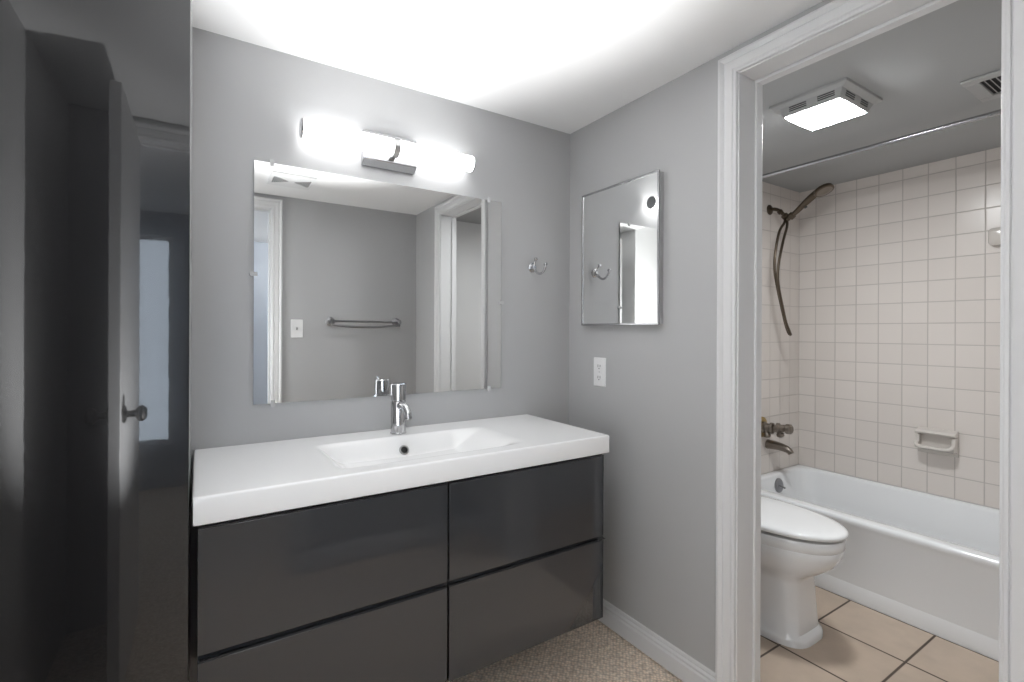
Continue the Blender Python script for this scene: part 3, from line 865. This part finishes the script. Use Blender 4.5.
# ---------------------------------------------------------------- toilet
t = thing('toilet', 'white toilet with closed lid in front of the bathtub', 'toilet', (2.07, 1.30, 0.0))
tx, ty = 2.075, 1.20
bm = new()
rg = [egg(tx, ty, 0.134, 0.218, 0.30, 0.0, 3.6), egg(tx, ty, 0.134, 0.218, 0.30, 0.020, 3.6), egg(tx, ty, 0.129, 0.212, 0.295, 0.030, 3.8),
      egg(tx, ty, 0.118, 0.196, 0.29, 0.038, 5.0), egg(tx, ty, 0.113, 0.186, 0.28, 0.14, 5.5), egg(tx, ty, 0.111, 0.182, 0.27, 0.235, 5.0),
      egg(tx, ty, 0.115, 0.190, 0.27, 0.262, 4.0), egg(tx, ty, 0.142, 0.240, 0.27, 0.288, 2.5), egg(tx, ty, 0.164, 0.280, 0.27, 0.322, 2.25), egg(tx, ty, 0.178, 0.303, 0.27, 0.362, 2.15),
      egg(tx, ty, 0.1815, 0.309, 0.27, 0.390, 2.1), egg(tx, ty, 0.1800, 0.307, 0.27, 0.393, 2.1),
      egg(tx, ty, 0.184, 0.312, 0.27, 0.398, 2.1), egg(tx, ty, 0.184, 0.314, 0.27, 0.430, 2.1), egg(tx, ty, 0.181, 0.310, 0.268, 0.435, 2.1)]
loft(bm, rg)
bw = obj('bowl', bm, M_china, t, smooth=50)
bm = new()
loft(bm, [egg(tx, ty, 0.138, 0.262, 0.200, z, 2.1) for z in (0.4352, 0.4474)])
obj('seat', bm, M_china, t, bevel=0.003)
bm = new()
loft(bm, [egg(tx, ty, 0.188 - q, 0.322 - q * 1.2, 0.235 - q, z, 2.1) for q, z in ((0.003, 0.4475), (0, 0.4500), (0, 0.4590), (0.003, 0.4645), (0.010, 0.4680), (0.035, 0.4710), (0.09, 0.4725), (0.15, 0.473))])
obj('lid', bm, M_china, t, smooth=60)
obj('hinge_block', box(new(), (tx - 0.085, 1.428, 0.436), (tx + 0.085, 1.462, 0.462)), M_china, t, bevel=0.008)
bm = new()
loft(bm, [rrect(tx - a, tx + a, 1.480 - q, 1.672, z, 0.03) for a, q, z in ((0.17, -0.02, 0.40), (0.185, -0.004, 0.44), (0.20, 0.0, 0.55), (0.205, 0.004, 0.715))])
tk = obj('tank', bm, M_china, t, smooth=50)
bm = new()
loft(bm, [rrect(tx - 0.215 + q, tx + 0.215 - q, 1.466 + q, 1.678, z, 0.03) for q, z in ((0.004, 0.716), (0, 0.722), (0, 0.742), (0.008, 0.750))])
obj('tank_lid', bm, M_china, t, smooth=50)
bm = new()
tube(bm, [(tx - 0.150, 1.480, 0.665), (tx - 0.150, 1.462, 0.665), (tx - 0.120, 1.458, 0.662), (tx - 0.080, 1.458, 0.658)], [0.010, 0.007, 0.006], 12)
obj('flush_lever', bm, M_chrome, t)
bm = new()
loft(bm, [rrect(tx - 0.11, tx + 0.11, 1.38, 1.66, z, 0.03) for z in (0.0, 0.40)])
obj('rear_base', bm, M_china, t, smooth=50)

# ---------------------------------------------------------------- bath room ceiling light and register
t = thing('ceiling_light', 'square lit ceiling light with flared housing above the toilet', 'ceiling light', (2.095, 0.955, CEIL))
def rect(x0, x1, y0, y1, z): return rrect(x0, x1, y0, y1, z, 0.006, 3)
bm = new()
loft(bm, [rect(1.955, 2.260, 0.830, 1.115, CEIL - 0.0004), rect(1.955, 2.260, 0.830, 1.115, CEIL - 0.010), rect(1.962, 2.252, 0.838, 1.106, CEIL - 0.016),
          rect(1.968, 2.232, 0.850, 1.080, CEIL - 0.022), rect(1.974, 2.204, 0.858, 1.066, CEIL - 0.058)])
h_ = obj('housing', bm, M_housing, t, smooth=25)
for k in range(3):
    z = CEIL - 0.028 - 0.007 * k
    for x0, x1 in ((2.005, 2.075), (2.125, 2.185)):
        obj('grille_slot', box(new(), (x0, 0.8505 + 0.0016 * k, z - 0.002), (x1, 0.8535 + 0.0016 * k, z + 0.002)), M_dark, h_)
    for y0, y1 in ((0.875, 0.935), (0.975, 1.040)):
        obj('grille_slot', box(new(), (1.9685 + 0.0012 * k, y0, z - 0.002), (1.9715 + 0.0012 * k, y1, z + 0.002)), M_dark, h_)
bm = new()
NX = 12
top_ = [[bm.verts.new((1.980 + 0.216 * i / NX, 0.864 + 0.196 * j / NX, CEIL - 0.0600 - 0.004 * (1 - (2 * i / NX - 1) ** 2))) for i in range(NX + 1)] for j in range(NX + 1)]
for r0, r1 in zip(top_[:-1], top_[1:]):
    for i in range(NX): bm.faces.new((r0[i], r0[i + 1], r1[i + 1], r1[i]))
lp = top_[0] + [r[-1] for r in top_[1:]] + list(reversed(top_[-1][:-1])) + [r[0] for r in reversed(top_[1:-1])]
up = [bm.verts.new((v.co.x, v.co.y, CEIL - 0.0582)) for v in lp]
for i in range(len(lp)):
    j = (i + 1) % len(lp); bm.faces.new((lp[i], lp[j], up[j], up[i]))
bm.faces.new(up)
bmesh.ops.remove_doubles(bm, verts=bm.verts, dist=1e-5)
obj('diffuser', bm, M_diff, t, smooth=40)

t = thing('ceiling_register', 'white slatted ceiling register above the bathtub', 'vent', (2.472, 0.48, CEIL))
bm = new()
gx0, gx1, gy0, gy1 = 2.343, 2.602, 0.345, 0.622
z0, z1 = CEIL - 0.010, CEIL - 0.0003
w_ = 0.042
box(bm, (gx0, gy0, z0), (gx0 + w_, gy1, z1)); box(bm, (gx1 - w_, gy0, z0), (gx1, gy1, z1))
box(bm, (gx0 + w_, gy0, z0), (gx1 - w_, gy0 + w_, z1)); box(bm, (gx0 + w_, gy1 - w_, z0), (gx1 - w_, gy1, z1))
obj('register_frame', bm, M_housing, t, bevel=0.003)
obj('duct', box(new(), (gx0 + w_, gy0 + w_, z1 - 0.0012), (gx1 - w_, gy1 - w_, z1)), M_dark, t)
bm = new()
y = gy0 + w_ + 0.006
while y < gy1 - w_ - 0.004:
    loft(bm, [[Vector((x, y, z0 + 0.001)), Vector((x, y + 0.002, z0 + 0.001)), Vector((x, y + 0.008, z1 - 0.0015)), Vector((x, y + 0.006, z1 - 0.0015))] for x in (gx0 + w_, gx1 - w_)])
    y += 0.0155
obj('slats', bm, M_housing, t)

# added unseen globe that brightens the hall behind the camera
t = thing('hall_fill_globe', 'added fill-light globe on the hall ceiling behind the camera', 'ceiling light', (0.95, -1.6, CEIL))
bm = new(); lathe(bm, (0.95, -1.6, CEIL - 0.0003), (0, 0, -1), [(0, 0.10), (0.020, 0.10), (0.025, 0.095)], 32)
obj('base', bm, M_trim, t)
bm = new(); lathe(bm, (0.95, -1.6, CEIL - 0.024), (0, 0, -1), [(0, 0.09), (0.03, 0.105), (0.06, 0.095), (0.085, 0.06), (0.095, 0.01)], 32)
obj('globe', bm, M_hallfill, t)
